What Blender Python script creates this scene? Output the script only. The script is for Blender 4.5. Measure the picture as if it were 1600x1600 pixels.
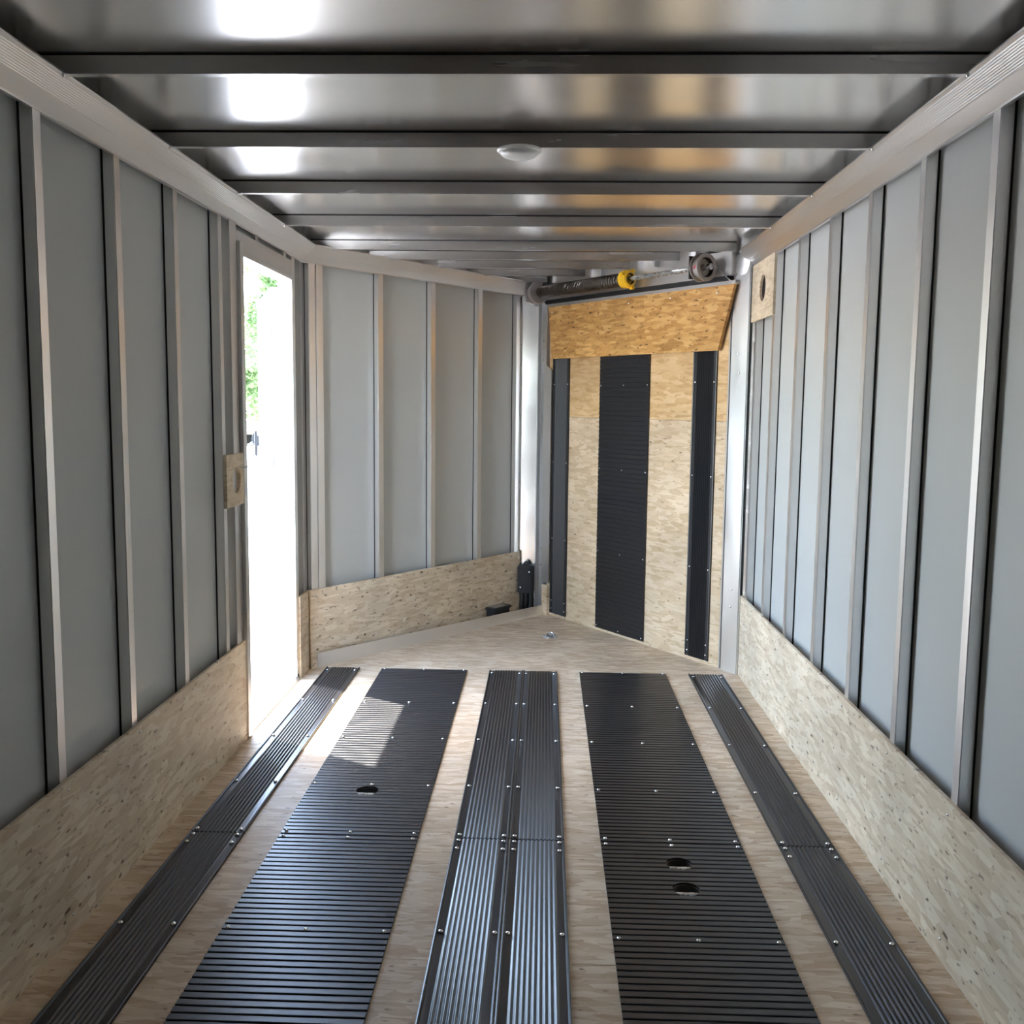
import bpy, bmesh, math, random
from mathutils import Vector, Matrix
sc = bpy.context.scene
for o in list(bpy.data.objects):
    bpy.data.objects.remove(o)
col = sc.collection

# ------------------------------------------------------------------ camera
cd = bpy.data.cameras.new('camera'); cam = bpy.data.objects.new('camera', cd); col.objects.link(cam)
yaw, pitch, roll = 0.0326, -0.1106, 0.0108
fw = Vector((-math.sin(yaw)*math.cos(pitch), math.cos(yaw)*math.cos(pitch), math.sin(pitch)))
rt = Vector((math.cos(yaw), math.sin(yaw), 0)); up = rt.cross(fw)
r2 = math.cos(roll)*rt + math.sin(roll)*up; u2 = -math.sin(roll)*rt + math.cos(roll)*up
M = Matrix((r2, u2, -fw)).transposed().to_4x4(); M.translation = Vector((0.0884, 0, 1.2785))
cam.matrix_world = M
cd.sensor_width = 36; cd.lens = 36*1544.1/1600; cd.clip_start = 0.02; cd.clip_end = 500
sc.camera = cam

# ------------------------------------------------------------------ light
SUN_DIR = Vector((0.85, -0.527, -2.50)).normalized()        # the way the sunlight travels
world = bpy.data.worlds.new('sky'); sc.world = world; world.use_nodes = True
wn = world.node_tree.nodes; wl = world.node_tree.links
sky = wn.new('ShaderNodeTexSky'); sky.sky_type = 'NISHITA'; sky.sun_disc = False
sky.sun_elevation = math.asin(-SUN_DIR.z); sky.sun_rotation = math.atan2(-SUN_DIR.x, -SUN_DIR.y)
sky.air_density = 1.1; sky.dust_density = 1.1; sky.ozone_density = 1.0
wl.new(sky.outputs[0], wn['Background'].inputs[0]); wn['Background'].inputs[1].default_value = 0.85
sd = bpy.data.lights.new('sun', 'SUN'); sd.energy = 6.0; sd.angle = 0.0093; sd.color = (1, 0.93, 0.84)
sun = bpy.data.objects.new('sun', sd); col.objects.link(sun); sun.location = (-6, 8, 14)
sun.rotation_euler = SUN_DIR.to_track_quat('-Z', 'Y').to_euler()
vs = sc.view_settings; vs.view_transform = 'Standard'; vs.look = 'None'; vs.gamma = 1; vs.use_curve_mapping = False
vs.exposure = 2.1

# ------------------------------------------------------------------ materials
def new_mat(name):
    m = bpy.data.materials.new(name); m.use_nodes = True
    return m, m.node_tree.nodes, m.node_tree.links, m.node_tree.nodes['Principled BSDF']
def plain(name, c, rough=0.5, metal=0.0, spec=0.5, noise=0.0, nscale=8.0, bump=0.0, bscale=60.0, stretch=(1, 1, 1), coat=0.0):
    m, n, l, b = new_mat(name)
    b.inputs['Base Color'].default_value = (*c, 1); b.inputs['Roughness'].default_value = rough
    b.inputs['Metallic'].default_value = metal; b.inputs['Specular IOR Level'].default_value = spec
    b.inputs['Coat Weight'].default_value = coat
    if noise or bump:
        tc = n.new('ShaderNodeTexCoord'); mp = n.new('ShaderNodeMapping'); mp.inputs['Scale'].default_value = stretch
        l.new(tc.outputs['Object'], mp.inputs[0])
    if noise:
        t = n.new('ShaderNodeTexNoise'); t.inputs['Scale'].default_value = nscale; t.inputs['Detail'].default_value = 4
        l.new(mp.outputs[0], t.inputs[0])
        mr = n.new('ShaderNodeMapRange'); mr.inputs[1].default_value = .3; mr.inputs[2].default_value = .7
        mr.inputs[3].default_value = max(.02, rough-noise); mr.inputs[4].default_value = rough+noise
        l.new(t.outputs[0], mr.inputs[0]); l.new(mr.outputs[0], b.inputs['Roughness'])
    if bump:
        t2 = n.new('ShaderNodeTexNoise'); t2.inputs['Scale'].default_value = bscale; t2.inputs['Detail'].default_value = 2
        l.new(mp.outputs[0], t2.inputs[0])
        bp = n.new('ShaderNodeBump'); bp.inputs['Strength'].default_value = bump; bp.inputs['Distance'].default_value = 0.01
        l.new(t2.outputs[0], bp.inputs['Height']); l.new(bp.outputs[0], b.inputs['Normal'])
    return m

def osb(name, axes, cols, dark, rough=0.55, along=0.0, speck=0.60, coat=0.0, size=1.0, seed=0.0, spread=1.0):
    """oriented strand board: two layers of long flakes, dark chips; axes = the board's plane in object space"""
    m, n, l, b = new_mat(name)
    tc = n.new('ShaderNodeTexCoord'); sp = n.new('ShaderNodeSeparateXYZ'); l.new(tc.outputs['Object'], sp.inputs[0])
    cb = n.new('ShaderNodeCombineXYZ')
    for k, a in enumerate(axes):
        l.new(sp.outputs['xyz'.index(a)], cb.inputs[k])
    cb.inputs[2].default_value = seed
    wob = n.new('ShaderNodeTexNoise'); wob.inputs['Scale'].default_value = 9/size; wob.inputs['Detail'].default_value = 3
    l.new(cb.outputs[0], wob.inputs[0])
    add = n.new('ShaderNodeVectorMath'); add.operation = 'MULTIPLY_ADD'
    l.new(wob.outputs['Color'], add.inputs[0]); add.inputs[1].default_value = (.010*size, .010*size, 0)
    l.new(cb.outputs[0], add.inputs[2])
    def layer(rot, sx, sy, w):
        mp = n.new('ShaderNodeMapping'); mp.inputs['Rotation'].default_value = (0, 0, rot)
        mp.inputs['Scale'].default_value = (sx/size, sy/size, 1); l.new(add.outputs[0], mp.inputs[0])
        v = n.new('ShaderNodeTexVoronoi'); v.inputs['Scale'].default_value = 1; v.voronoi_dimensions = '2D'
        l.new(mp.outputs[0], v.inputs['Vector'])
        g = n.new('ShaderNodeSeparateColor'); l.new(v.outputs['Color'], g.inputs[0])
        return g.outputs[0], v.outputs['Distance'], g.outputs[1]
    a1, d1, e1 = layer(along+.5*spread, 12, 52, 0)
    a2, d2, e2 = layer(along-.65*spread, 16, 64, 1)
    a3, d3, e3 = layer(along+.05, 9, 80, 2)
    def mix(f, x, y):
        q = n.new('ShaderNodeMath'); q.operation = 'GREATER_THAN'; l.new(f, q.inputs[0]); q.inputs[1].default_value = .55
        mm = n.new('ShaderNodeMix'); mm.data_type = 'FLOAT'; l.new(q.outputs[0], mm.inputs[0])
        l.new(x, mm.inputs[2]); l.new(y, mm.inputs[3]); return mm.outputs[0]
    val = mix(e2, mix(e1, a1, a3), a2)
    fine = n.new('ShaderNodeTexNoise'); fine.inputs['Scale'].default_value = 1; fine.inputs['Detail'].default_value = 5
    mpf = n.new('ShaderNodeMapping'); mpf.inputs['Rotation'].default_value = (0, 0, along)
    mpf.inputs['Scale'].default_value = (24/size, 95/size, 1)
    l.new(add.outputs[0], mpf.inputs[0]); l.new(mpf.outputs[0], fine.inputs[0])
    s1 = n.new('ShaderNodeMath'); s1.operation = 'MULTIPLY_ADD'; l.new(fine.outputs[0], s1.inputs[0]); s1.inputs[1].default_value = .55
    l.new(val, s1.inputs[2])
    s2 = n.new('ShaderNodeMath'); s2.operation = 'MULTIPLY'; l.new(s1.outputs[0], s2.inputs[0]); s2.inputs[1].default_value = .64
    cr = n.new('ShaderNodeValToRGB'); cr.color_ramp.interpolation = 'LINEAR'
    els = cr.color_ramp.elements; els[0].position = .1; els[0].color = (*cols[0], 1); els[1].position = .9; els[1].color = (*cols[2], 1)
    e = els.new(.5); e.color = (*cols[1], 1)
    l.new(s2.outputs[0], cr.inputs[0])
    # dark bark chips
    nz = n.new('ShaderNodeTexNoise'); nz.inputs['Scale'].default_value = 1; nz.inputs['Detail'].default_value = 3
    mpn = n.new('ShaderNodeMapping'); mpn.inputs['Rotation'].default_value = (0, 0, along+.4)
    mpn.inputs['Scale'].default_value = (26/size, 62/size, 1)
    l.new(add.outputs[0], mpn.inputs[0]); l.new(mpn.outputs[0], nz.inputs[0])
    mr = n.new('ShaderNodeMapRange'); mr.inputs[1].default_value = speck; mr.inputs[2].default_value = speck+.12
    l.new(nz.outputs[0], mr.inputs[0])
    mx = n.new('ShaderNodeMix'); mx.data_type = 'RGBA'; l.new(mr.outputs[0], mx.inputs[0])
    l.new(cr.outputs[0], mx.inputs[6]); mx.inputs[7].default_value = (*dark, 1)
    # broad tone variation of the sheet
    bg = n.new('ShaderNodeTexNoise'); bg.inputs['Scale'].default_value = 3.0; l.new(cb.outputs[0], bg.inputs[0])
    mb = n.new('ShaderNodeMapRange'); mb.inputs[1].default_value = .3; mb.inputs[2].default_value = .7
    mb.inputs[3].default_value = .86; mb.inputs[4].default_value = 1.12; l.new(bg.outputs[0], mb.inputs[0])
    ml = n.new('ShaderNodeVectorMath'); ml.operation = 'SCALE'; l.new(mx.outputs[2], ml.inputs[0]); l.new(mb.outputs[0], ml.inputs['Scale'])
    l.new(ml.outputs[0], b.inputs['Base Color'])
    b.inputs['Roughness'].default_value = rough; b.inputs['Coat Weight'].default_value = coat; b.inputs['Coat Roughness'].default_value = .25
    b.inputs['Specular IOR Level'].default_value = .3
    bp = n.new('ShaderNodeBump'); bp.inputs['Strength'].default_value = .25; bp.inputs['Distance'].default_value = .002
    l.new(s2.outputs[0], bp.inputs['Height']); l.new(bp.outputs[0], b.inputs['Normal'])
    return m

PALE = [(.55, .42, .28), (.67, .55, .40), (.77, .67, .52)]
FLOORC = [(.47, .32, .19), (.60, .46, .31), (.73, .61, .46)]
GOLD = [(.40, .20, .055), (.57, .31, .10), (.72, .45, .18)]
BARK = (.13, .075, .04)
MAT = {
 'ceil': plain('polished_aluminium_sheet', (.92, .905, .885), .23, 1, noise=.03, nscale=2, bump=.40, bscale=1.6, stretch=(.5, 1.6, 1)),
 'bar': plain('roof_bar_aluminium', (.84, .825, .81), .24, 1, noise=.05, nscale=20, stretch=(.1, 1, 1)),
 'stud': plain('mill_aluminium_stud', (.88, .865, .85), .33, 1, noise=.05, nscale=14, stretch=(1, 1, .06)),
 'cove': plain('mill_aluminium_cove', (.78, .765, .75), .36, 1, noise=.06, nscale=18, stretch=(1, .1, 1)),
 'nose': plain('bright_aluminium_nose', (.84, .83, .82), .20, 1, noise=.03, nscale=6, bump=.02, bscale=5),
 'post': plain('satin_aluminium_post', (.84, .84, .84), .33, 1, noise=.06, nscale=10, stretch=(1, 1, .2)),
 'panel': plain('grey_prefinished_panel', (.52, .53, .51), .36, 0, spec=.5, noise=.04, nscale=3, bump=.03, bscale=3),
 'kick': plain('kick_plate_aluminium', (.80, .78, .75), .48, 1, noise=.05, nscale=12),
 'black': plain('black_ribbed_plastic', (.010, .0105, .013), .36, 0, spec=.7),
 'rubber': plain('black_rubber', (.012, .012, .013), .5),
 'boxblk': plain('black_box_plastic', (.018, .018, .020), .42),
 'screw': plain('zinc_screw', (.82, .82, .82), .22, 1),
 'steel': plain('galvanised_steel', (.70, .71, .72), .28, 1, noise=.08, nscale=60),
 'dsteel': plain('dark_oiled_spring_steel', (.10, .085, .07), .34, 1, noise=.08, nscale=30),
 'drum': plain('cast_grey_drum', (.42, .39, .36), .45, .7),
 'drumdark': plain('dark_drum_inside', (.05, .042, .036), .6, .3),
 'yellow': plain('yellow_paint', (.85, .50, .015), .4),
 'red': plain('red_paint', (.55, .02, .05), .4),
 'white': plain('white_plastic', (.80, .79, .77), .35),
 'wpaint': plain('white_painted_metal', (.86, .87, .88), .3),
 'dark': plain('dark_gap', (.02, .018, .017), .8),
 'chalk': plain('white_chalk_writing', (.75, .75, .75), .8),
 'gravel': plain('pale_gravel', (.56, .52, .46), .9, bump=.6, bscale=25),
 'deck': plain('weathered_deck', (.16, .13, .10), .8),
 'tyre': plain('tyre_rubber', (.03, .03, .03), .8),
 'bark': plain('tree_bark', (.10, .075, .05), .9, bump=.6, bscale=12),
 'osb_x': osb('pale_osb_side_wall', 'yz', PALE, BARK, along=0, speck=.615),
 'osb_v': osb('pale_osb_nose_wall', 'xz', PALE, BARK, along=.2, speck=.60, seed=4),
 'osb_f': osb('osb_floor', 'xy', FLOORC, (.22, .14, .08), along=0, speck=.63, rough=.5, seed=2, spread=1.9),
 'osb_d': osb('osb_ramp_door_lower', 'xz', [(.50, .35, .20), (.64, .48, .31), (.72, .58, .41)], BARK, along=.3, speck=.63, seed=7),
 'osb_du': osb('osb_ramp_door_upper', 'xz', [(.50, .30, .13), (.62, .41, .20), (.70, .50, .28)], BARK, along=.3, speck=.66, seed=9),
 'osb_g': osb('golden_osb_flap', 'xz', GOLD, (.10, .04, .015), along=.1, speck=.60, rough=.4, coat=.25, size=1.0, seed=3, spread=2.0),
 'osb_s': osb('small_plywood_board', 'yz', [(.52, .40, .26), (.66, .54, .38), (.74, .63, .47)], BARK, along=1.5, speck=.70, size=.7, seed=5),
}
def leaf_mat(name, c):
    m, n, l, b = new_mat(name)
    oi = n.new('ShaderNodeTexCoord'); nz = n.new('ShaderNodeTexNoise'); nz.inputs['Scale'].default_value = 1.3
    l.new(oi.outputs['Object'], nz.inputs[0]); cr = n.new('ShaderNodeValToRGB')
    cr.color_ramp.elements[0].position = .3; cr.color_ramp.elements[1].position = .7
    cr.color_ramp.elements[0].color = (c[0]*.6, c[1]*.65, c[2]*.6, 1); cr.color_ramp.elements[1].color = (*c, 1)
    l.new(nz.outputs[0], cr.inputs[0]); l.new(cr.outputs[0], b.inputs['Base Color']); b.inputs['Roughness'].default_value = .6
    tr = n.new('ShaderNodeBsdfTranslucent'); l.new(cr.outputs[0], tr.inputs[0]); ms = n.new('ShaderNodeMixShader'); ms.inputs[0].default_value = .4
    l.new(b.outputs[0], ms.inputs[1]); l.new(tr.outputs[0], ms.inputs[2]); l.new(ms.outputs[0], n['Material Output'].inputs[0])
    return m
MAT['leaf1'] = leaf_mat('leaf_fresh', (.30, .40, .17)); MAT['leaf2'] = leaf_mat('leaf_deep', (.22, .33, .14))

# ------------------------------------------------------------------ mesh helpers
def obj(name, bm, mat, parent=None, smooth=False):
    bmesh.ops.recalc_face_normals(bm, faces=bm.faces)
    me = bpy.data.meshes.new(name); bm.to_mesh(me); bm.free()
    me.materials.append(MAT[mat])
    if smooth:
        me.polygons.foreach_set('use_smooth', [True]*len(me.polygons))
        me.set_sharp_from_angle(angle=math.radians(35))
    o = bpy.data.objects.new(name, me); col.objects.link(o)
    if parent: o.parent = parent
    return o
def link_copy(src, parent, loc, rot=None):
    o = src.copy(); col.objects.link(o); o.parent = parent; o.location = loc
    if rot is not None: o.rotation_euler = rot
    return o
def tag(o, label, cat, group=None, kind=None):
    o['label'] = label; o['category'] = cat
    if group: o['group'] = group
    if kind: o['kind'] = kind
    return o
def empty(name, loc=(0, 0, 0), rz=0):
    o = bpy.data.objects.new(name, None); col.objects.link(o); o.location = loc; o.rotation_euler = (0, 0, rz)
    o.empty_display_size = .05
    return o
def box(bm, x0, x1, y0, y1, z0, z1, bev=0):
    vs_ = [bm.verts.new((x, y, z)) for x in (x0, x1) for y in (y0, y1) for z in (z0, z1)]
    fs = [bm.faces.new([vs_[i] for i in q]) for q in ((0, 1, 3, 2), (4, 6, 7, 5), (0, 4, 5, 1), (2, 3, 7, 6), (0, 2, 6, 4), (1, 5, 7, 3))]
    if bev:
        es = list({e for f in fs for e in f.edges})
        bmesh.ops.bevel(bm, geom=es, offset=bev, segments=2, affect='EDGES')
    return bm
def B(x0, x1, y0, y1, z0, z1, bev=0):
    return box(bmesh.new(), x0, x1, y0, y1, z0, z1, bev)
def prism(bm, pts, axis, a0, a1):
    """extrude a closed 2D outline; axis 'x': pts=(y,z), 'y': pts=(x,z), 'z': pts=(x,y)"""
    def P(p, a):
        return {'x': (a, p[0], p[1]), 'y': (p[0], a, p[1]), 'z': (p[0], p[1], a)}[axis]
    A = [bm.verts.new(P(p, a0)) for p in pts]; C = [bm.verts.new(P(p, a1)) for p in pts]
    n = len(pts)
    for i in range(n):
        bm.faces.new((A[i], A[(i+1) % n], C[(i+1) % n], C[i]))
    bm.faces.new(A[::-1]); bm.faces.new(C)
    return bm
def frame_pts(d):
    d = Vector(d).normalized(); a = Vector((0, 0, 1)) if abs(d.z) < .9 else Vector((1, 0, 0))
    s = d.cross(a).normalized(); t = d.cross(s)
    return s, t
def tube(bm, pts, r, seg=10, caps=True):
    rings = []; pts = [Vector(p) for p in pts]
    for i, p in enumerate(pts):
        d = pts[min(i+1, len(pts)-1)] - pts[max(i-1, 0)]; s, t = frame_pts(d)
        rr = r[i] if isinstance(r, (list, tuple)) else r
        rings.append([bm.verts.new(p + s*rr*math.cos(2*math.pi*k/seg) + t*rr*math.sin(2*math.pi*k/seg)) for k in range(seg)])
    for a, b in zip(rings, rings[1:]):
        for k in range(seg):
            bm.faces.new((a[k], a[(k+1) % seg], b[(k+1) % seg], b[k]))
    if caps:
        bm.faces.new(rings[0][::-1]); bm.faces.new(rings[-1])
    return bm
def lathe(bm, prof, o, axis, seg=24, cap=True):
    """revolve (r, h) profile about an axis through o"""
    ax = Vector(axis).normalized(); s, t = frame_pts(ax); o = Vector(o); rings = []
    for r, h in prof:
        rings.append([bm.verts.new(o + ax*h + (s*math.cos(2*math.pi*k/seg) + t*math.sin(2*math.pi*k/seg))*max(r, 1e-5)) for k in range(seg)])
    for a, b in zip(rings, rings[1:]):
        for k in range(seg):
            bm.faces.new((a[k], a[(k+1) % seg], b[(k+1) % seg], b[k]))
    if cap:
        bm.faces.new(rings[0][::-1]); bm.faces.new(rings[-1])
    return bm

# one screw head, shared by all
def screw_mesh():
    bm = bmesh.new(); lathe(bm, [(.0064, -.002), (.0068, .0020), (.0060, .0044), (.0036, .0062), (.0001, .0067)], (0, 0, 0), (0, 0, 1), 10)
    bmesh.ops.recalc_face_normals(bm, faces=bm.faces)
    me = bpy.data.meshes.new('screw'); bm.to_mesh(me); bm.free(); me.materials.append(MAT['screw'])
    me.polygons.foreach_set('use_smooth', [True]*len(me.polygons)); return me
SCREW = screw_mesh()
def screw(parent, loc, axis=(0, 0, 1), s=1.0):
    o = bpy.data.objects.new('screw', SCREW); col.objects.link(o); o.parent = parent; o.location = loc
    o.rotation_euler = Vector(axis).to_track_quat('Z', 'Y').to_euler(); o.scale = (s, s, s)
    return o

# ------------------------------------------------------------------ dimensions (metres)
XW = 1.033            # stud faces
SD = .034             # stud depth
XP = XW + SD          # wall panel
YR = -2.70            # closed rear
YM = 0.94             # rear end of the second row of mats
ZC = 2.013            # ceiling sheet
ZB = 1.971            # underside of roof bars
ZCV = 1.906           # bottom of cove
ZW = .381             # top of the kick boards
VA = math.atan2(.8157, .5785)
VO = Vector((-1.012, 4.595, 0))      # nose wall: local x along the wall, local y outward
DO = Vector((.946, 4.727, 0))        # ramp door: local x along the door, local y inward
DA = math.pi - VA
def vl(x, y, z=0): return VO + Vector((x*math.cos(VA)-y*math.sin(VA), x*math.sin(VA)+y*math.cos(VA), z))
def dl(x, y, z=0): return DO + Vector((x*math.cos(DA)-y*math.sin(DA), x*math.sin(DA)+y*math.cos(DA), z))

# ------------------------------------------------------------------ floor
floor = obj('floor', prism(bmesh.new(), [(-1.09, YR), (1.09, YR), (1.09, 4.60), (.16, 6.02), (-.06, 6.08), (-1.09, 4.62)], 'z', -.075, -.055), 'steel')
tag(floor, 'OSB sheet floor of the trailer with a pointed nose end', 'floor', kind='structure')
def plate_holes(x0, x1, y0, y1, z, holes, thick, prof=None):
    """plate whose top follows prof(y) and has round holes (xc, yc, r)"""
    bm = bmesh.new(); ys = set()
    if prof is None: ys = {y0, y1}
    else: ys = set(prof.keys())
    for xc, yc, r in holes:
        for k in range(25):
            ys.add(yc + r*math.cos(math.pi*k/24))
    ys = sorted(y for y in ys if y0-1e-9 <= y <= y1+1e-9)
    keys = sorted(prof.keys()) if prof else None
    def zt(y):
        if not prof: return z
        import bisect
        i = bisect.bisect_left(keys, y)
        if i < len(keys) and abs(keys[i]-y) < 1e-9: return prof[keys[i]]
        a, b = keys[max(i-1, 0)], keys[min(i, len(keys)-1)]
        return prof[a] if a == b else prof[a] + (prof[b]-prof[a])*(y-a)/(b-a)
    rows = []
    def quad(a, b, c, d):
        try: bm.faces.new((a, b, c, d))
        except ValueError: pass
    zb = z - thick
    for y in ys:
        h = None
        for xc, yc, r in holes:
            if abs(y-yc) <= r+1e-9:
                w = math.sqrt(max(0, r*r-(y-yc)**2)); h = (xc, w)
        zz = zt(y)
        row = {'L': bm.verts.new((x0, y, zz)), 'R': bm.verts.new((x1, y, zz)), 'Lb': bm.verts.new((x0, y, zb)), 'Rb': bm.verts.new((x1, y, zb)), 'h': h, 'y': y}
        if h:
            row['a'] = bm.verts.new((h[0]-h[1], y, zz)); row['b'] = bm.verts.new((h[0]+h[1], y, zz))
            row['ab'] = bm.verts.new((h[0]-h[1], y, zb)); row['bb'] = bm.verts.new((h[0]+h[1], y, zb))
        rows.append(row)
    for p, q in zip(rows, rows[1:]):
        quad(p['L'], p['Lb'], q['Lb'], q['L']); quad(p['R'], q['R'], q['Rb'], p['Rb'])
        same = p['h'] and q['h'] and abs(p['h'][0]-q['h'][0]) < 1e-9 and any(abs((p['y']+q['y'])/2-yc) < r for _, yc, r in holes)
        if same:
            quad(p['L'], q['L'], q['a'], p['a']); quad(p['b'], q['b'], q['R'], p['R'])
            quad(p['a'], q['a'], q['ab'], p['ab']); quad(p['b'], p['bb'], q['bb'], q['b'])
            quad(p['Lb'], p['ab'], q['ab'], q['Lb']); quad(p['bb'], p['Rb'], q['Rb'], q['bb'])
        else:
            top_p = [p['L']] + ([p['a'], p['b']] if p['h'] else []) + [p['R']]
            top_q = [q['L']] + ([q['a'], q['b']] if q['h'] else []) + [q['R']]
            bm.faces.new(top_p + top_q[::-1])
            bot_p = [p['Lb']] + ([p['ab'], p['bb']] if p['h'] else []) + [p['Rb']]
            bot_q = [q['Lb']] + ([q['ab'], q['bb']] if q['h'] else []) + [q['Rb']]
            bm.faces.new(bot_q + bot_p[::-1])
    for r_ in (rows[0], rows[-1]):
        bm.faces.new([r_['L'], r_['R'], r_['Rb'], r_['Lb']])
    bmesh.ops.remove_doubles(bm, verts=bm.verts, dist=1e-6)
    return bm
HL = (-.478, 3.107, .037); HR1 = (.478, 2.641, .036); HR2 = (.478, 2.496, .036)
seams = [YR, -1.52, -.30, .92, 2.14, 3.36, 4.58]
hol = {0: [], 1: [], 2: [], 3: [], 5: [], 4: [(HL[0], HL[1], .037), HR1, HR2]}
for k in range(6):
    obj('floor_panel', plate_holes(-1.06, 1.06, seams[k]+.0006, seams[k+1]-.0006, 0, hol[k], .055), 'osb_f', floor)
obj('floor_panel', prism(bmesh.new(), [(-1.06, 4.5806), (1.06, 4.5806), (.13, 6.0), (-.04, 6.05)], 'z', -.055, 0), 'osb_f', floor)

# ------------------------------------------------------------------ ceiling with bars
ceil = obj('ceiling', prism(bmesh.new(), [(-1.09, YR), (1.09, YR), (1.09, 4.60), (.10, 6.06), (-.02, 6.10), (-1.09, 4.62)], 'z', ZC, ZC+.03), 'ceil')
tag(ceil, 'polished bare aluminium ceiling sheet mirroring the doorway', 'ceiling', kind='structure')
def nose_lim(y):    # where a roof bar ends in the pointed nose
    xl = -1.05; xr = 1.05
    if y > 4.55:
        xl = max(xl, VO.x + (y-VO.y)*.5785/.8157 - .01)
        xr = min(xr, DO.x - .062/.8157 - (y-DO.y)*.5785/.8157)
    return xl, xr
bars = [2.184-.6096*i for i in range(7, 0, -1)] + [2.184+.6096*i for i in range(5)] + [4.927, 5.232, 5.537, 5.83]
for yb in bars:
    xl, xr = nose_lim(yb)
    bm = bmesh.new()
    box(bm, xl, xr, yb, yb+.024, ZB, ZC-.0035, .0015)
    rb = obj('roof_bar', bm, 'bar', ceil)
    obj('tape', B(xl, xr, yb+.003, yb+.021, ZC-.004, ZC+.001), 'rubber', rb)

# ------------------------------------------------------------------ side walls
DY0, DY1, DZ = 3.635, 4.410, 1.80          # side doorway
bm = bmesh.new()
box(bm, -XP-.03, -XP, YR, DY0-.02, -.06, ZC+.02); box(bm, -XP-.03, -XP, DY1+.02, 4.66, -.06, ZC+.02)
box(bm, -XP-.03, -XP, DY0-.02, DY1+.02, DZ+.01, ZC+.02)
wall_l = obj('wall_left', bm, 'panel')
tag(wall_l, 'grey panelled side wall with aluminium studs and the open doorway', 'wall', kind='structure')
TG = .005             # black tape between stud and panel
def stud_bm(inner, outer, y0, y1, z0, z1):
    return B(min(inner, outer), max(inner, outer), y0, y1, z0, z1, .002)
for k in range(-11, 4):
    y = 2.186 + .4064*k
    if y < YR: continue
    s_ = obj('stud', stud_bm(-XW, -XP+TG, y, y+.038, .02, ZCV+.07), 'stud', wall_l)
    obj('tape', B(-XP-.002, -XP+TG, y+.001, y+.037, .02, ZCV+.07), 'rubber', s_)
    screw(s_, (-XW, y+.019, ZCV+.012), (1, 0, -.3), .6)
obj('stud', stud_bm(-XW+.004, -XP-.002, 3.515, 3.595, .02, ZCV+.05), 'stud', wall_l)     # doorway jamb studs
obj('stud', stud_bm(-XW, -XP-.002, 4.385, 4.440, .02, ZCV+.05), 'stud', wall_l)
obj('stud', stud_bm(-XW, -XP-.002, 4.530, 4.565, .02, ZCV+.05), 'stud', wall_l)
wall_r = obj('wall_right', B(XP, XP+.03, YR, 4.66, -.06, ZC+.02), 'panel')
tag(wall_r, 'pale grey panelled side wall with a row of aluminium studs', 'wall', kind='structure')
for y in [2.182+.4064*k for k in range(-11, 5)] + [4.203, 4.545]:
    if y < YR: continue
    s_ = obj('stud', stud_bm(XW, XP-TG, y, y+.038, .02, ZCV+.07), 'stud', wall_r)
    obj('tape', B(XP-TG, XP+.002, y+.001, y+.037, .02, ZCV+.07), 'rubber', s_)
    screw(s_, (XW, y+.019, ZCV+.012), (-1, 0, -.3), .6)

wall_b = obj('wall_back', B(-1.09, 1.09, YR-.05, YR, -.06, ZC+.02), 'deck')
tag(wall_b, 'closed dull brown rear wall at the end opposite the nose', 'wall', kind='structure')

# ------------------------------------------------------------------ nose wall (slanted, door side)
wall_v = obj('wall_front', B(-.05, 1.74, SD, SD+.03, -.06, ZC+.02), 'panel')
wall_v.location = VO; wall_v.rotation_euler = (0, 0, VA)
tag(wall_v, 'slanted grey nose wall with studs above a pale OSB kick board', 'wall', kind='structure')
for x0, x1 in [(.004, .046), (.050, .092), (.452, .490), (.845, .883), (1.24, 1.278), (1.597, 1.632)]:
    s_ = obj('stud', B(x0, x1, 0, SD-TG, .02, ZCV+.07, .002), 'stud', wall_v)
    obj('tape', B(x0+.001, x1-.001, SD-TG, SD+.002, .02, ZCV+.07), 'rubber', s_)
    screw(s_, ((x0+x1)/2, 0, ZCV+.010), (0, -1, -.3), .6)
nose = obj('wall_nose', prism(bmesh.new(), [(-.080, 5.930), (-.067, 5.959), (.036, 5.9435), (.044, 5.968), (-.10, 5.975)], 'z', -.05, ZC+.01), 'nose')
tag(nose, 'narrow flat bright aluminium sheet closing the tip of the nose', 'wall', kind='structure')
obj('nose_cap', prism(bmesh.new(), [(-.16, 5.93), (-.10, 5.985), (.06, 5.985), (.16, 5.93), (.16, 6.05), (-.16, 6.06)], 'z', -.07, ZC+.02), 'wpaint', nose)
for z in (1.62, 1.50, 1.20, .80, .52):
    screw(nose, (-.062, 5.959, z), (-.16, -.98, 0), .5); screw(nose, (.030, 5.944, z-.02), (-.16, -.98, 0), .5)

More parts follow.
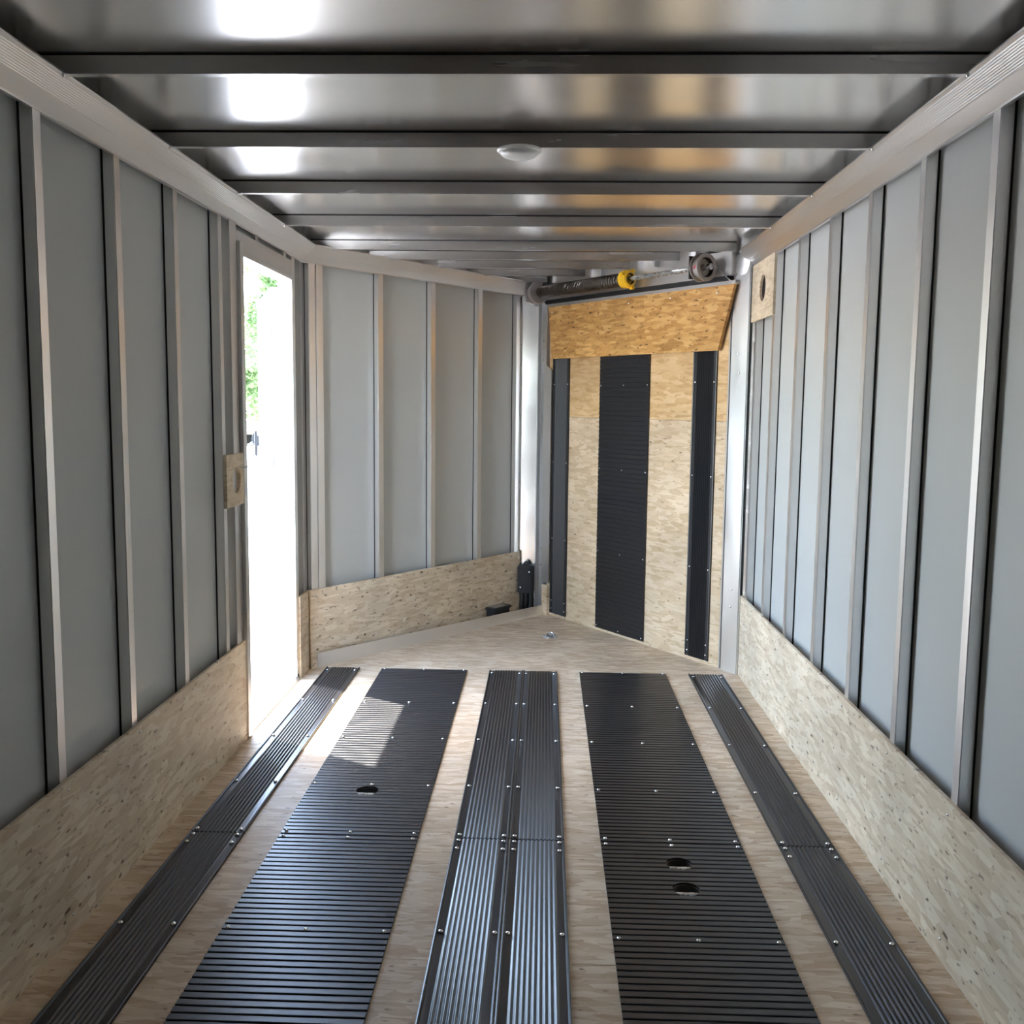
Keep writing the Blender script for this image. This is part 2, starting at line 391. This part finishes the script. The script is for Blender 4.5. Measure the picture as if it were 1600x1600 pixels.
# ------------------------------------------------------------------ OSB kick boards
bl = obj('baseboard_left', B(-XW, -XW+.010, YR, 3.622, 0, ZW), 'osb_x')
tag(bl, 'long OSB kick board along the wall from the rear to the doorway', 'kick board', kind='structure')
for y, z in ((3.600, .05), (3.600, .02), (3.44, .33), (3.44, .06), (2.62, .36), (2.62, .05), (3.03, .36), (2.205, .36), (2.205, .05)):
    screw(bl, (-XW+.010, y, z), (1, 0, 0), .55)
b2 = obj('baseboard_left_front', B(-XW, -XW+.010, 4.425, 4.600, 0, ZW), 'osb_x')
tag(b2, 'short OSB kick board between the doorway and the nose corner', 'kick board', kind='structure')
br = obj('baseboard_right', B(XW-.010, XW, YR, 4.640, 0, ZW), 'osb_x')
tag(br, 'long pale OSB kick board along the wall facing the doorway', 'kick board', kind='structure')
for y in (2.205, 2.61, 3.02, 3.42, 3.83, 4.22, 4.60):
    screw(br, (XW-.010, y, .35), (-1, 0, 0), .55); screw(br, (XW-.010, y, .05), (-1, 0, 0), .55)
bv = obj('baseboard_front', B(-.012, 1.640, -.010, 0, 0, ZW), 'osb_v')
bv.location = VO; bv.rotation_euler = (0, 0, VA)
tag(bv, 'pale OSB kick board along the slanted nose wall', 'kick board', kind='structure')
screw(bv, (.012, -.010, .35), (0, -1, 0), .6); screw(bv, (1.628, -.010, .365), (0, -1, 0), .6)

# ------------------------------------------------------------------ coves
def cove_profile(sgn):
    p0 = Vector((XW+.006, ZCV-.004)); p1 = Vector((.962, 1.974)); d = (p1-p0); nrm = Vector((-d.y, d.x)).normalized()*-1
    pts = [(XW+.008, ZCV-.004), (XW-.002, ZCV-.004)]; q0 = Vector((XW-.002, ZCV+.001)); L = (p1-q0)
    n2 = Vector((-.7, -.7)).normalized()
    pts.append(tuple(q0))
    for k in range(9):             # fine extrusion ribs on the upper half of the face
        for t, h in ((.42+.055*k, 0), (.435+.055*k, .0005), (.46+.055*k, .0005), (.475+.055*k, 0)):
            v = q0 + L*t + n2*h; pts.append((v.x, v.y))
    pts += [(p1.x-.001, p1.y), (p1.x-.001, p1.y+.004), (p1.x+.006, p1.y+.004), (XW+.008, ZCV+.010)]
    return [(sgn*x, z) for x, z in pts]
c1 = obj('trim_1', prism(bmesh.new(), cove_profile(-1), 'y', YR, 4.615), 'cove')
tag(c1, 'sloped aluminium cove strip above the wall with the doorway', 'cove trim', kind='structure')
c2 = obj('trim_2', prism(bmesh.new(), cove_profile(1), 'y', YR, 4.660), 'cove')
tag(c2, 'sloped aluminium cove strip above the wall facing the doorway', 'cove trim', kind='structure')
for yb in bars[:12]:
    screw(c1, (-.966, yb+.012, ZB+.001), (.7, 0, -.7), .7); screw(c2, (.966, yb+.012, ZB+.001), (-.7, 0, -.7), .7)
pv = [(x-XW, z) for x, z in cove_profile(1)]
c3 = obj('trim_3', prism(bmesh.new(), pv, 'x', -.035, 1.655), 'cove')
c3.location = VO; c3.rotation_euler = (0, 0, VA)
tag(c3, 'sloped aluminium cove strip above the slanted nose wall', 'cove trim', kind='structure')

# ------------------------------------------------------------------ doorway frame, header, sill
fr = obj('trim_4', B(-XP-.034, -XW+.016, DY0-.040, DY0+.004, -.01, DZ+.045, .002), 'stud')
tag(fr, 'aluminium frame of the open side doorway', 'door frame', kind='structure')
obj('jamb', B(-XP-.034, -XW-.004, DY1-.004, DY1+.02, -.01, DZ+.03, .002), 'stud', fr)
obj('head_rail', B(-XP-.034, -XW+.004, DY0, DY1, DZ, DZ+.016, .002), 'stud', fr)
hp = obj('header_panel', B(-XW-.006, -XW+.002, DY0-.045, DY1-.024, DZ+.008, ZCV-.022), 'cove', fr)
for y in (3.835, 4.245):
    obj('header_tab', B(-XW-.010, -XW+.003, y, y+.040, ZCV-.024, ZCV+.01), 'cove', fr)
obj('sill', prism(bmesh.new(), [(-XP-.036, -.012), (-XW+.006, -.012), (-XW+.010, .006), (-XW-.01, .014), (-XP-.036, .010)], 'y', DY0-.01, DY1), 'stud', fr)

# open side door, folded forward against the outside
leaf = empty('door_1', (-XP-.055, DY1+.03, 0), math.radians(180-24.7) - math.pi/2)   # local x from the hinge to the free edge
leaf.rotation_euler = (0, 0, math.atan2(.936, -.352))
tag(leaf, 'white side entry door swung open outside the doorway', 'door', kind='structure')
obj('door_panel', B(.03, .80, -.018, .018, .02, 1.78, .004), 'wpaint', leaf)
hd = obj('handle', B(.74, .765, .030, .045, .98, 1.12, .006), 'boxblk', leaf)
obj('handle_mount', B(.742, .763, .016, .032, .985, 1.01, .002), 'steel', leaf); obj('handle_mount', B(.742, .763, .016, .032, 1.09, 1.115, .002), 'steel', leaf)
for z in (.25, .95, 1.55):
    bm = bmesh.new(); tube(bm, [(.012, 0, z), (.012, 0, z+.10)], .009, 10); box(bm, .012, .07, .017, .022, z+.01, z+.09)
    obj('hinge', bm, 'drum', leaf, True)

# ------------------------------------------------------------------ kick plate along the nose wall
kp0 = Vector((-.988, 4.602)); kp1 = Vector((.090, 5.905)); kd = kp1-kp0; kl = kd.length
kick = obj('trim_5', prism(bmesh.new(), [(0, 0), (kl, 0), (kl, .058), (0, .073)], 'y', 0, .003), 'kick')
kick.location = (kp0.x, kp0.y, 0); kick.rotation_euler = (0, 0, math.atan2(kd.y, kd.x))
tag(kick, 'thin upright aluminium strip on the floor before the slanted nose wall', 'kick plate', kind='structure')

# ------------------------------------------------------------------ ramp door in the other nose wall
post = obj('trim_6', B(-.118, -.010, -.05, 0, -.01, 1.95, .004), 'post')
post.location = DO; post.rotation_euler = (0, 0, DA)
tag(post, 'broad satin aluminium post at the hinge corner of the ramp door', 'post', kind='structure')
for x, z in ((-.060, 1.513), (-.070, 1.425), (-.070, .405), (-.066, .320)):
    screw(post, (x, 0, z), (0, 1, 0), .9)
bm = bmesh.new(); lathe(bm, [(.052, 0), (.052, .004), (.046, .006)], (-.062, 0, 1.925), (0, 1, 0), 24)
obj('cover_disc', bm, 'post', post, True)
obj('gap_seal', B(-.126, -.118, -.05, -.014, -.01, 1.93), 'rubber', post)
obj('side_flange', B(-.148, -.126, -.05, -.012, -.01, 1.93, .004), 'bar', post)
obj('outer_corner', B(-.20, .02, -.075, -.045, -.06, ZC+.02), 'wpaint', post)

rd = obj('door_2', B(-.004, 1.452, -.055, -.016, .004, 1.846), 'wpaint')
rd.location = DO; rd.rotation_euler = (0, 0, DA)
tag(rd, 'OSB-lined nose ramp door with three upright black strips', 'ramp door', kind='structure')
obj('osb_board', B(.002, 1.445, -.016, 0, .004, 1.196), 'osb_d', rd)
obj('osb_board', B(.002, 1.445, -.016, 0, 1.198, 1.842), 'osb_du', rd)
obj('edge_rail', B(-.008, .001, -.05, .001, .004, 1.846), 'drum', rd)

def rib_profile(y0, y1, pitch=.0254):
    d = {}; n = round((y1-y0)/pitch); pitch = (y1-y0)/n
    d[y0] = .0042
    for k in range(n):
        b = y0 + .0005 + k*pitch
        for o_, z in ((.0, .0042), (.0020, .0042), (.0030, .0063), (.0045, .0070), (.0205, .0070), (.0220, .0063), (.0230, .0042)):
            if b+o_ < y1-.0005: d[b+o_] = z
    d[y1] = .0042
    return d
def strip_outline(w, amp=.0019):
    p = [(0, 0), (0, .0085), (.003, .0095), (.006, .0085), (.0075, .0050), (.0230, .0050)]
    n = 9; a = .0245; pt = (w-2*a)/n
    for k in range(n*8+1):                     # rounded corrugation
        p.append((a + pt*k/8, .0066 - amp*math.cos(2*math.pi*k/8)))
    p += [(w-.0230, .0050), (w-.0075, .0050), (w-.006, .0085), (w-.003, .0095), (w, .0085), (w, 0)]
    return p
# parts of the ramp door: two glide strips and one wide mat, upright
for x0 in (.069, 1.242):
    w = .160; bm = bmesh.new(); prism(bm, [(x0+a, b) for a, b in strip_outline(w, .0032)], 'z', .022, 1.70)
    g = obj('glide_strip', bm, 'black', rd, True)
    for z in (.05, .10, .475, .93, 1.385):
        for xx in (x0+.0155, x0+w-.0155): screw(g, (xx, .005, z), (0, 1, 0), .72)
wm = obj('traction_mat', plate_holes(-.204, .204, .020, 1.72, .003, [], .003, rib_profile(.020, 1.72)), 'black', rd)
wm.matrix_local = Matrix(((1, 0, 0, .752), (0, 0, 1, .003), (0, 1, 0, 0), (0, 0, 0, 1)))
for z in (.035, .46, .92, 1.375):
    for xx in (-.192, 0, .192): screw(wm, (xx, z, .0060), (0, 0, 1), .72)
flap = obj('hinged_flap', prism(bmesh.new(), [(-.048, 1.832), (.045, 1.532), (1.385, 1.532), (1.425, 1.832)], 'y', .012, .030), 'osb_g', rd)
for xx in (.06, .38, .70, 1.03, 1.385): screw(flap, (xx, .030, 1.80), (0, 1, 0), .8)
obj('flap_hinge', B(-.05, 1.44, -.002, .026, 1.832, 1.850, .002), 'stud', rd)
# header above the ramp door with rubber seal
hdr = obj('trim_7', B(-.03, 1.60, -.055, .030, 1.872, ZC+.002, .003), 'cove')
hdr.location = DO; hdr.rotation_euler = (0, 0, DA)
tag(hdr, 'aluminium header beam above the ramp door', 'header beam', kind='structure')
obj('end_filler', B(-.17, -.03, -.055, -.012, 1.93, ZC+.002), 'cove', hdr)
obj('seal', B(-.012, 1.455, -.03, .034, 1.850, 1.873, .003), 'rubber', hdr)
obj('upper_seal', B(-.02, .20, .025, .034, 1.985, 1.995), 'rubber', hdr)
for x in (.18, .47, .90): obj('bar_bracket', B(x, x+.012, .029, .060, ZB-.01, ZC), 'post', hdr)
# jamb at the tip of the nose
jp = obj('trim_8', B(1.462, 1.515, -.05, .012, -.01, 1.86, .003), 'post')
jp.location = DO; jp.rotation_euler = (0, 0, DA)
tag(jp, 'aluminium jamb between the ramp door and the nose tip', 'door jamb', kind='structure')
obj('guard_plate', prism(bmesh.new(), [(1.405, .20), (1.405, 1.47), (1.46, 1.50), (1.478, 1.50), (1.478, .20)], 'y', .012, .016), 'kick', jp)
obj('filler_board', B(1.415, 1.470, -.01, .020, .0, .185), 'osb_d', jp)
for z in (1.64, 1.53, 1.45, .40, .30): screw(jp, (1.490, .013, z), (0, 1, 0), .6)

# ------------------------------------------------------------------ floor mats and glide strips
def wide_mat(x0, x1, y0, y1, holes, rows, label):
    o = obj('traction_mat', plate_holes(x0, x1, y0, y1, .003, holes, .003, rib_profile(y0, y1)), 'black')
    tag(o, label, 'floor mat', 'wide cross-ribbed floor mats'); xc = (x0+x1)/2
    for y in rows:
        for xx in (-.190, 0, .190): screw(o, (xc+xx, y, .0062), s=.85)
    return o
far_rows = (4.588, 4.067, 3.617, 3.155, 2.788); near_rows = (2.752, 2.243, 1.786, 1.33, .965)
wide_mat(-.676, -.2675, 2.772, 4.600, [HL], far_rows, 'wide black cross-ribbed floor mat with one round hole, beside the doorway')
wide_mat(-.676, -.2675, YM+.005, 2.768, [], near_rows, 'wide black cross-ribbed floor mat without holes on the doorway half of the floor')
wide_mat(.2675, .676, 2.772, 4.600, [], far_rows, 'wide black cross-ribbed floor mat without holes ending before the ramp door')
wide_mat(.2675, .676, YM+.005, 2.768, [HR1, HR2], near_rows, 'wide black cross-ribbed floor mat with two round holes')
def glide(x0, y0, y1, rows, label):
    w = .160
    o = obj('glide_strip', prism(bmesh.new(), [(x0+a, b) for a, b in strip_outline(w)], 'y', y0, y1), 'black', None, True)
    tag(o, label, 'glide strip', 'narrow lengthwise-ribbed floor strips')
    for y in rows:
        for xx in (x0+.0145, x0+w-.0145): screw(o, (xx, y, .0055), s=.95)
fr_ = (4.55, 4.075, 3.62, 3.163, 2.790); nr_ = (2.752, 2.70, 2.252, 1.80, 1.34, .965)
names = {-.944: 'along the doorway wall', -.1612: 'of the middle pair, doorway side',
         .0012: 'of the middle pair, ramp door side', .784: 'along the wall facing the doorway'}
for x0, nm in names.items():
    glide(x0, 2.773, 4.600, fr_, 'narrow black ribbed strip ' + nm + ', front length')
    glide(x0, YM+.005, 2.767, nr_, 'narrow black ribbed strip ' + nm + ', rear length')

# ------------------------------------------------------------------ recessed tie-downs in the mat holes
def tie(x, y, r, label):
    t = empty('recessed_tie_down', (x, y, -.05))
    tag(t, label, 'tie-down', 'recessed tie-downs in the mats')
    bm = bmesh.new(); lathe(bm, [(r-.001, .050), (r-.004, .02), (r-.012, .006), (.0001, .004)], (0, 0, 0), (0, 0, 1), 24, False)
    obj('cup', bm, 'drumdark', t, True)
    bm = bmesh.new(); tube(bm, [(-r+.002, -.012, .046), (r-.002, -.012, .046)], .007, 10); obj('bar', bm, 'steel', t, True)
    bm = bmesh.new()
    pts = [(.022*math.cos(a), -.008-.022*math.sin(a), .044-.004*math.sin(a)) for a in [math.pi*k/10 for k in range(11)]]
    tube(bm, pts, .005, 8); obj('ring', bm, 'steel', t, True)
tie(HL[0], HL[1], HL[2], 'round steel tie-down cup sunk in the mat beside the doorway')
tie(HR1[0], HR1[1], HR1[2], 'round steel tie-down cup in the two-hole mat, nearer to the mat joint')
tie(HR2[0], HR2[1], HR2[2], 'round steel tie-down cup in the two-hole mat, farther from the mat joint')
t = empty('floor_tie_down', (.133, 5.325, 0)); tag(t, 'small round steel tie-down on bare OSB before the nose tip', 'tie-down')
bm = bmesh.new(); lathe(bm, [(.042, 0), (.042, .003), (.034, .006), (.026, .004), (.024, .001)], (0, 0, 0), (0, 0, 1), 24); obj('flange', bm, 'steel', t, True)
bm = bmesh.new(); tube(bm, [(.018*math.cos(a), .006+.016*math.sin(a), .008+.012*math.sin(a)) for a in [math.pi*k/10 for k in range(11)]], .004, 8)
obj('ring', bm, 'steel', t, True)
bm = bmesh.new(); tube(bm, [(-.022, .006, .007), (.022, .006, .007)], .0045, 8); obj('bar', bm, 'steel', t, True)
for k in range(4): screw(t, (.034*math.cos(k*1.57+.78), .034*math.sin(k*1.57+.78), .005), s=.5)

# ------------------------------------------------------------------ boards on the side walls
def board_hole(y0, y1, z0, z1, yc, zc, r, x0, x1, flat=None):
    bm = bmesh.new(); N = 32
    def ring(x):
        out = []; inn = []
        for k in range(N):
            a = 2*math.pi*(k+.5)/N; c, s = math.cos(a), math.sin(a)
            t = min(((y1-yc)/c if c > 0 else (y0-yc)/c) if abs(c) > 1e-6 else 9, ((z1-zc)/s if s > 0 else (z0-zc)/s) if abs(s) > 1e-6 else 9)
            out.append(bm.verts.new((x, yc+c*t, zc+s*t)))
            yy = yc+c*r
            if flat is not None: yy = max(yy, flat)
            inn.append(bm.verts.new((x, yy, zc+s*r)))
        return out, inn
    # snap the outline to true corners
    A, a = ring(x0); C, c = ring(x1)
    for (yy, zz) in ((y0, z0), (y0, z1), (y1, z0), (y1, z1)):
        for L in (A, C):
            v = min(L, key=lambda v: (v.co.y-yy)**2+(v.co.z-zz)**2); v.co.y, v.co.z = yy, zz
    for k in range(N):
        j = (k+1) % N
        bm.faces.new((A[k], A[j], a[j], a[k])); bm.faces.new((C[k], c[k], c[j], C[j]))
        bm.faces.new((A[k], C[k], C[j], A[j])); bm.faces.new((a[k], a[j], c[j], c[k]))
    return bm
hb = obj('holed_board', board_hole(4.192, 4.622, 1.652, 1.904, 4.402, 1.783, .057, XW-.011, XW), 'osb_s')
tag(hb, 'small pale wooden board with a round hole high on the wall facing the doorway', 'board')
for y, z in ((4.215, 1.675), (4.60, 1.68), (4.60, 1.875), (4.215, 1.87)): screw(hb, (XW-.011, y, z), (-1, 0, 0), .5)
obj('backing_box', B(XW+.004, XP+.001, 4.29, 4.51, 1.68, 1.88), 'dark', hb)
lb = obj('latch_board', board_hole(3.398, 3.590, .898, 1.084, 3.505, .990, .048, -XW+.004, -XW+.016, flat=3.462), 'osb_s')
tag(lb, 'small pale wooden board with a latch cutout at the edge of the doorway', 'board')
obj('strike_plate', B(-XW+.001, -XW+.0055, 3.44, 3.57, .93, 1.05), 'stud', lb)
bm = bmesh.new(); box(bm, -XW+.005, -XW+.030, 3.535, 3.60, 1.030, 1.036); obj('latch_tongue', bm, 'screw', lb)

# ------------------------------------------------------------------ dome lamp under the second roof bar
dome = empty('dome_light', (.006, 2.818, ZB)); tag(dome, 'white oval dome lamp, unlit, under a roof bar', 'ceiling lamp')
bm = bmesh.new(); lathe(bm, [(.060, .001), (.062, -.004), (.058, -.008)], (0, 0, 0), (0, 0, 1), 32); obj('base', bm, 'white', dome, True)
bm = bmesh.new(); lathe(bm, [(.055, -.006), (.053, -.012), (.044, -.019), (.028, -.024), (.0001, -.026)], (0, 0, 0), (0, 0, 1), 32); obj('lens', bm, 'white', dome, True)

# ------------------------------------------------------------------ ramp-door spring on its shaft
sp = empty('door_spring', DO, DA); tag(sp, 'grey torsion spring with yellow cone and cable drums above the ramp door', 'door spring')
OY, OZ = .102, 1.912
bm = bmesh.new(); tube(bm, [(.035, OY, OZ), (1.47, OY, OZ)], .0125, 12); obj('shaft', bm, 'steel', sp, True)
bm = bmesh.new(); n_c = 38                                                # closely wound coils
prof = []
for k in range(n_c):
    h = .64 + (1.40-.64)*k/n_c; st = (1.40-.64)/n_c
    prof += [(.0325, h), (.0352, h+st*.3), (.0352, h+st*.7)]
prof.append((.0325, 1.40))
lathe(bm, prof, (0, OY, OZ), (1, 0, 0), 20); coil = obj('spring_coil', bm, 'dsteel', sp, True)
random.seed(4); bm = bmesh.new()                                          # white chalk scribble on the coil
for k in range(7):
    x = .98 + k*.022; a0 = random.uniform(-.2, .5); a1 = a0 + random.uniform(.4, .9)
    pts = [(x + .018*t, OY + .0362*math.cos(-(a0+(a1-a0)*t)*1.0), OZ + .0362*math.sin(-(a0+(a1-a0)*t)+.3)) for t in (0, .33, .66, 1)]
    tube(bm, pts, .0014, 5)
obj('chalk_mark', bm, 'chalk', coil)
bm = bmesh.new(); lathe(bm, [(.034, .665), (.046, .655), (.046, .625), (.040, .618), (.040, .61), (.030, .605), (.030, .63), (.014, .632)], (0, OY, OZ), (1, 0, 0), 24, False)
cone = obj('winding_cone', bm, 'yellow', sp, True)
bm = bmesh.new(); lathe(bm, [(.0295, .612), (.0295, .640), (.013, .640)], (0, OY, OZ), (1, 0, 0), 24, False); obj('cone_bore', bm, 'drumdark', cone, True)
for ang in (.5, 2.1, 4.2):
    bm = bmesh.new(); q = Vector((.622, OY+.048*math.cos(ang), OZ+.048*math.sin(ang)))
    lathe(bm, [(.010, -.012), (.010, .012)], q, (1, 0, 0), 10); obj('cone_lug', bm, 'yellow', cone, True)
def drum(x0, x1, sgn):
    bm = bmesh.new(); r = .064
    pr = [(.018, 0), (r-.004, 0), (r, .003), (r, .007), (.050, .010), (.050, .040), (r, .043), (r, .052), (r-.005, .052), (.046, .050), (.040, .030), (.016, .028), (.016, .060), (.010, .060)]
    lathe(bm, [(a, sgn*b) for a, b in pr], (x0, OY, OZ), (1, 0, 0), 32, False)
    d = obj('cable_drum', bm, 'drum', sp, True)
    bm = bmesh.new(); lathe(bm, [(.0455, sgn*.0495), (.0395, sgn*.0295), (.0165, sgn*.0275)], (x0, OY, OZ), (1, 0, 0), 32, False)
    o = obj('drum_hollow', bm, 'drumdark', d, True); o.scale = (1, 1, 1)
    return d
d1 = drum(.112, 0, -1)
bm = bmesh.new(); q = .0512                                               # red maker's mark: a small arrowhead on the rim
prism(bm, [(.085, OZ+.010), (.098, OZ-.012), (.085, OZ-.004), (.072, OZ-.012)], 'y', OY+.045, OY+.0516); obj('red_mark', bm, 'red', d1)
bm = bmesh.new(); lathe(bm, [(.0085, .03), (.014, .03), (.014, .075), (.009, .075)], (0, OY, OZ), (1, 0, 0), 12); obj('shaft_end', bm, 'steel', d1, True)
d2 = drum(1.425, 0, 1)
obj('mount_plate', B(.128, .134, .0, OY+.045, OZ-.050, OZ+.055), 'drumdark', sp)
obj('mount_plate', B(1.486, 1.492, .01, OY+.045, OZ-.050, OZ+.055), 'steel', sp)
bm = bmesh.new(); tube(bm, [(.09, OY-.045, OZ+.03), (.02, .05, OZ-.02), (-.03, .02, OZ-.075)], .0022, 6); obj('cable', bm, 'steel', sp, True)
bm = bmesh.new(); tube(bm, [(1.31, OY-.03, OZ+.042), (1.47, OY-.03, OZ+.048)], .004, 6); obj('rod', bm, 'rubber', sp, True)

# ------------------------------------------------------------------ wiring boxes at the nose tip
jb = empty('junction_box', (-.018, 5.915, .13)); tag(jb, 'upright black junction box with cables on the nose tip', 'junction box')
obj('box_body', B(-.046, .052, -.012, .034, .005, .170, .005), 'boxblk', jb)
lid = obj('box_lid', B(-.048, .040, -.030, -.011, 0, .168, .006), 'boxblk', jb)
screw(lid, (.022, -.030, .132), (0, -1, 0), .9); screw(lid, (-.030, -.030, .038), (0, -1, 0), .9)
tab = obj('mount_tab', prism(bmesh.new(), [(-.022, .168), (.026, .168), (.014, .188), (.006, .196), (-.002, .196), (-.010, .188)], 'y', -.012, -.006), 'boxblk', jb)
screw(tab, (.002, -.012, .182), (0, -1, 0), .45)
for x in (-.022, .004, .030):
    bm = bmesh.new(); tube(bm, [(x, .0, .01), (x+.002, -.002, -.05), (x-.004, .0, -.125)], .0105, 8); obj('cable', bm, 'rubber', jb, True)
bm = bmesh.new(); tube(bm, [(-.048, .0, .11), (-.066, -.004, .085), (-.078, -.006, .045), (-.074, -.006, .0), (-.058, -.004, -.045), (-.050, 0, -.10)], .0048, 8)
obj('loop_cable', bm, 'rubber', jb, True)
c_ = vl(1.385, -.045)
wb = empty('battery_box', (c_.x, c_.y, 0), VA); tag(wb, 'low black box standing behind the kick plate at the nose wall', 'box')
obj('box_body', B(-.072, .072, -.035, .032, 0, .078, .006), 'boxblk', wb)
obj('box_lid', B(-.080, .080, -.042, .034, .074, .090, .004), 'boxblk', wb)
obj('lid_label', B(-.055, .050, -.030, .022, .0885, .0908), 'drum', wb)

# ------------------------------------------------------------------ outside
g = obj('ground', B(-90, 60, -60, 90, -.60, -.45), 'gravel')
tag(g, 'bright pale gravel yard outside the doorway', 'ground', kind='structure')
def tree(loc, h, rad, n, mat, label, seed):
    rnd = random.Random(seed); t = empty('tree', loc); tag(t, label, 'tree', 'trees across the yard')
    bm = bmesh.new(); tube(bm, [(0, 0, 0), (.1, .05, h*.3), (0, .1, h*.75)], [.2, .15, .05], 8); obj('trunk', bm, 'bark', t, True)
    bm = bmesh.new(); blobs = []
    for k in range(16):
        z = rnd.uniform(.12, .95)*h; rr = rad*math.sin(math.pi*min(.97, max(.18, z/h)))*.9
        a = rnd.uniform(0, 6.28); q = rnd.uniform(0, rr); blobs.append((Vector((q*math.cos(a), q*math.sin(a), z)), rnd.uniform(.28, .5)*rad))
    for k in range(n):
        c, r = blobs[k % len(blobs)]
        v = Vector((rnd.gauss(0, 1), rnd.gauss(0, 1), rnd.gauss(0, 1))).normalized()*r*rnd.uniform(.65, 1.05)
        p = c+v; s = rnd.uniform(.08, .20); d = Vector((rnd.gauss(0, 1), rnd.gauss(0, 1), rnd.gauss(0, .6))).normalized()
        a, b = frame_pts(d)
        bm.faces.new([bm.verts.new(p+a*s), bm.verts.new(p+b*s*.6), bm.verts.new(p-a*s), bm.verts.new(p-b*s*.6)])
    me = obj('crown', bm, mat, t)
tree((-13.6, 44, -.45), 11, 3.0, 7000, 'leaf1', 'fresh green tree across the yard with a tall open crown', 1)
tree((-10.2, 39, -.45), 8.2, 2.0, 5000, 'leaf2', 'deeper green smaller tree across the yard behind the open door', 2)
tree((-21.5, 47, -.45), 12, 3.4, 6000, 'leaf2', 'deep green tree farthest out across the yard', 3)
ut = empty('flatbed_trailer', (-11.1, 37.5, -.45), .12); tag(ut, 'low dark flatbed trailer parked across the yard before the trees', 'trailer')
obj('deck', B(-1.6, 1.3, -.8, .8, .42, .52), 'deck', ut)
obj('side_rail', B(-1.6, 1.3, -.8, -.76, .62, .90), 'deck', ut); obj('side_rail', B(-1.6, 1.3, .76, .8, .62, .90), 'deck', ut)
for sx in (-.45, .45):
    for sy in (-.78, .66):
        bm = bmesh.new(); lathe(bm, [(.10, 0), (.15, .01), (.26, .02), (.26, .15), (.15, .16), (.10, .14)], (sx*.8, sy-.04, .26), (0, 1, 0), 20); obj('wheel', bm, 'tyre', ut, True)
obj('fender', B(-.85, .85, -.96, -.78, .54, .58), 'deck', ut)
obj('tongue', B(1.3, 2.4, -.05, .05, .48, .58), 'deck', ut)
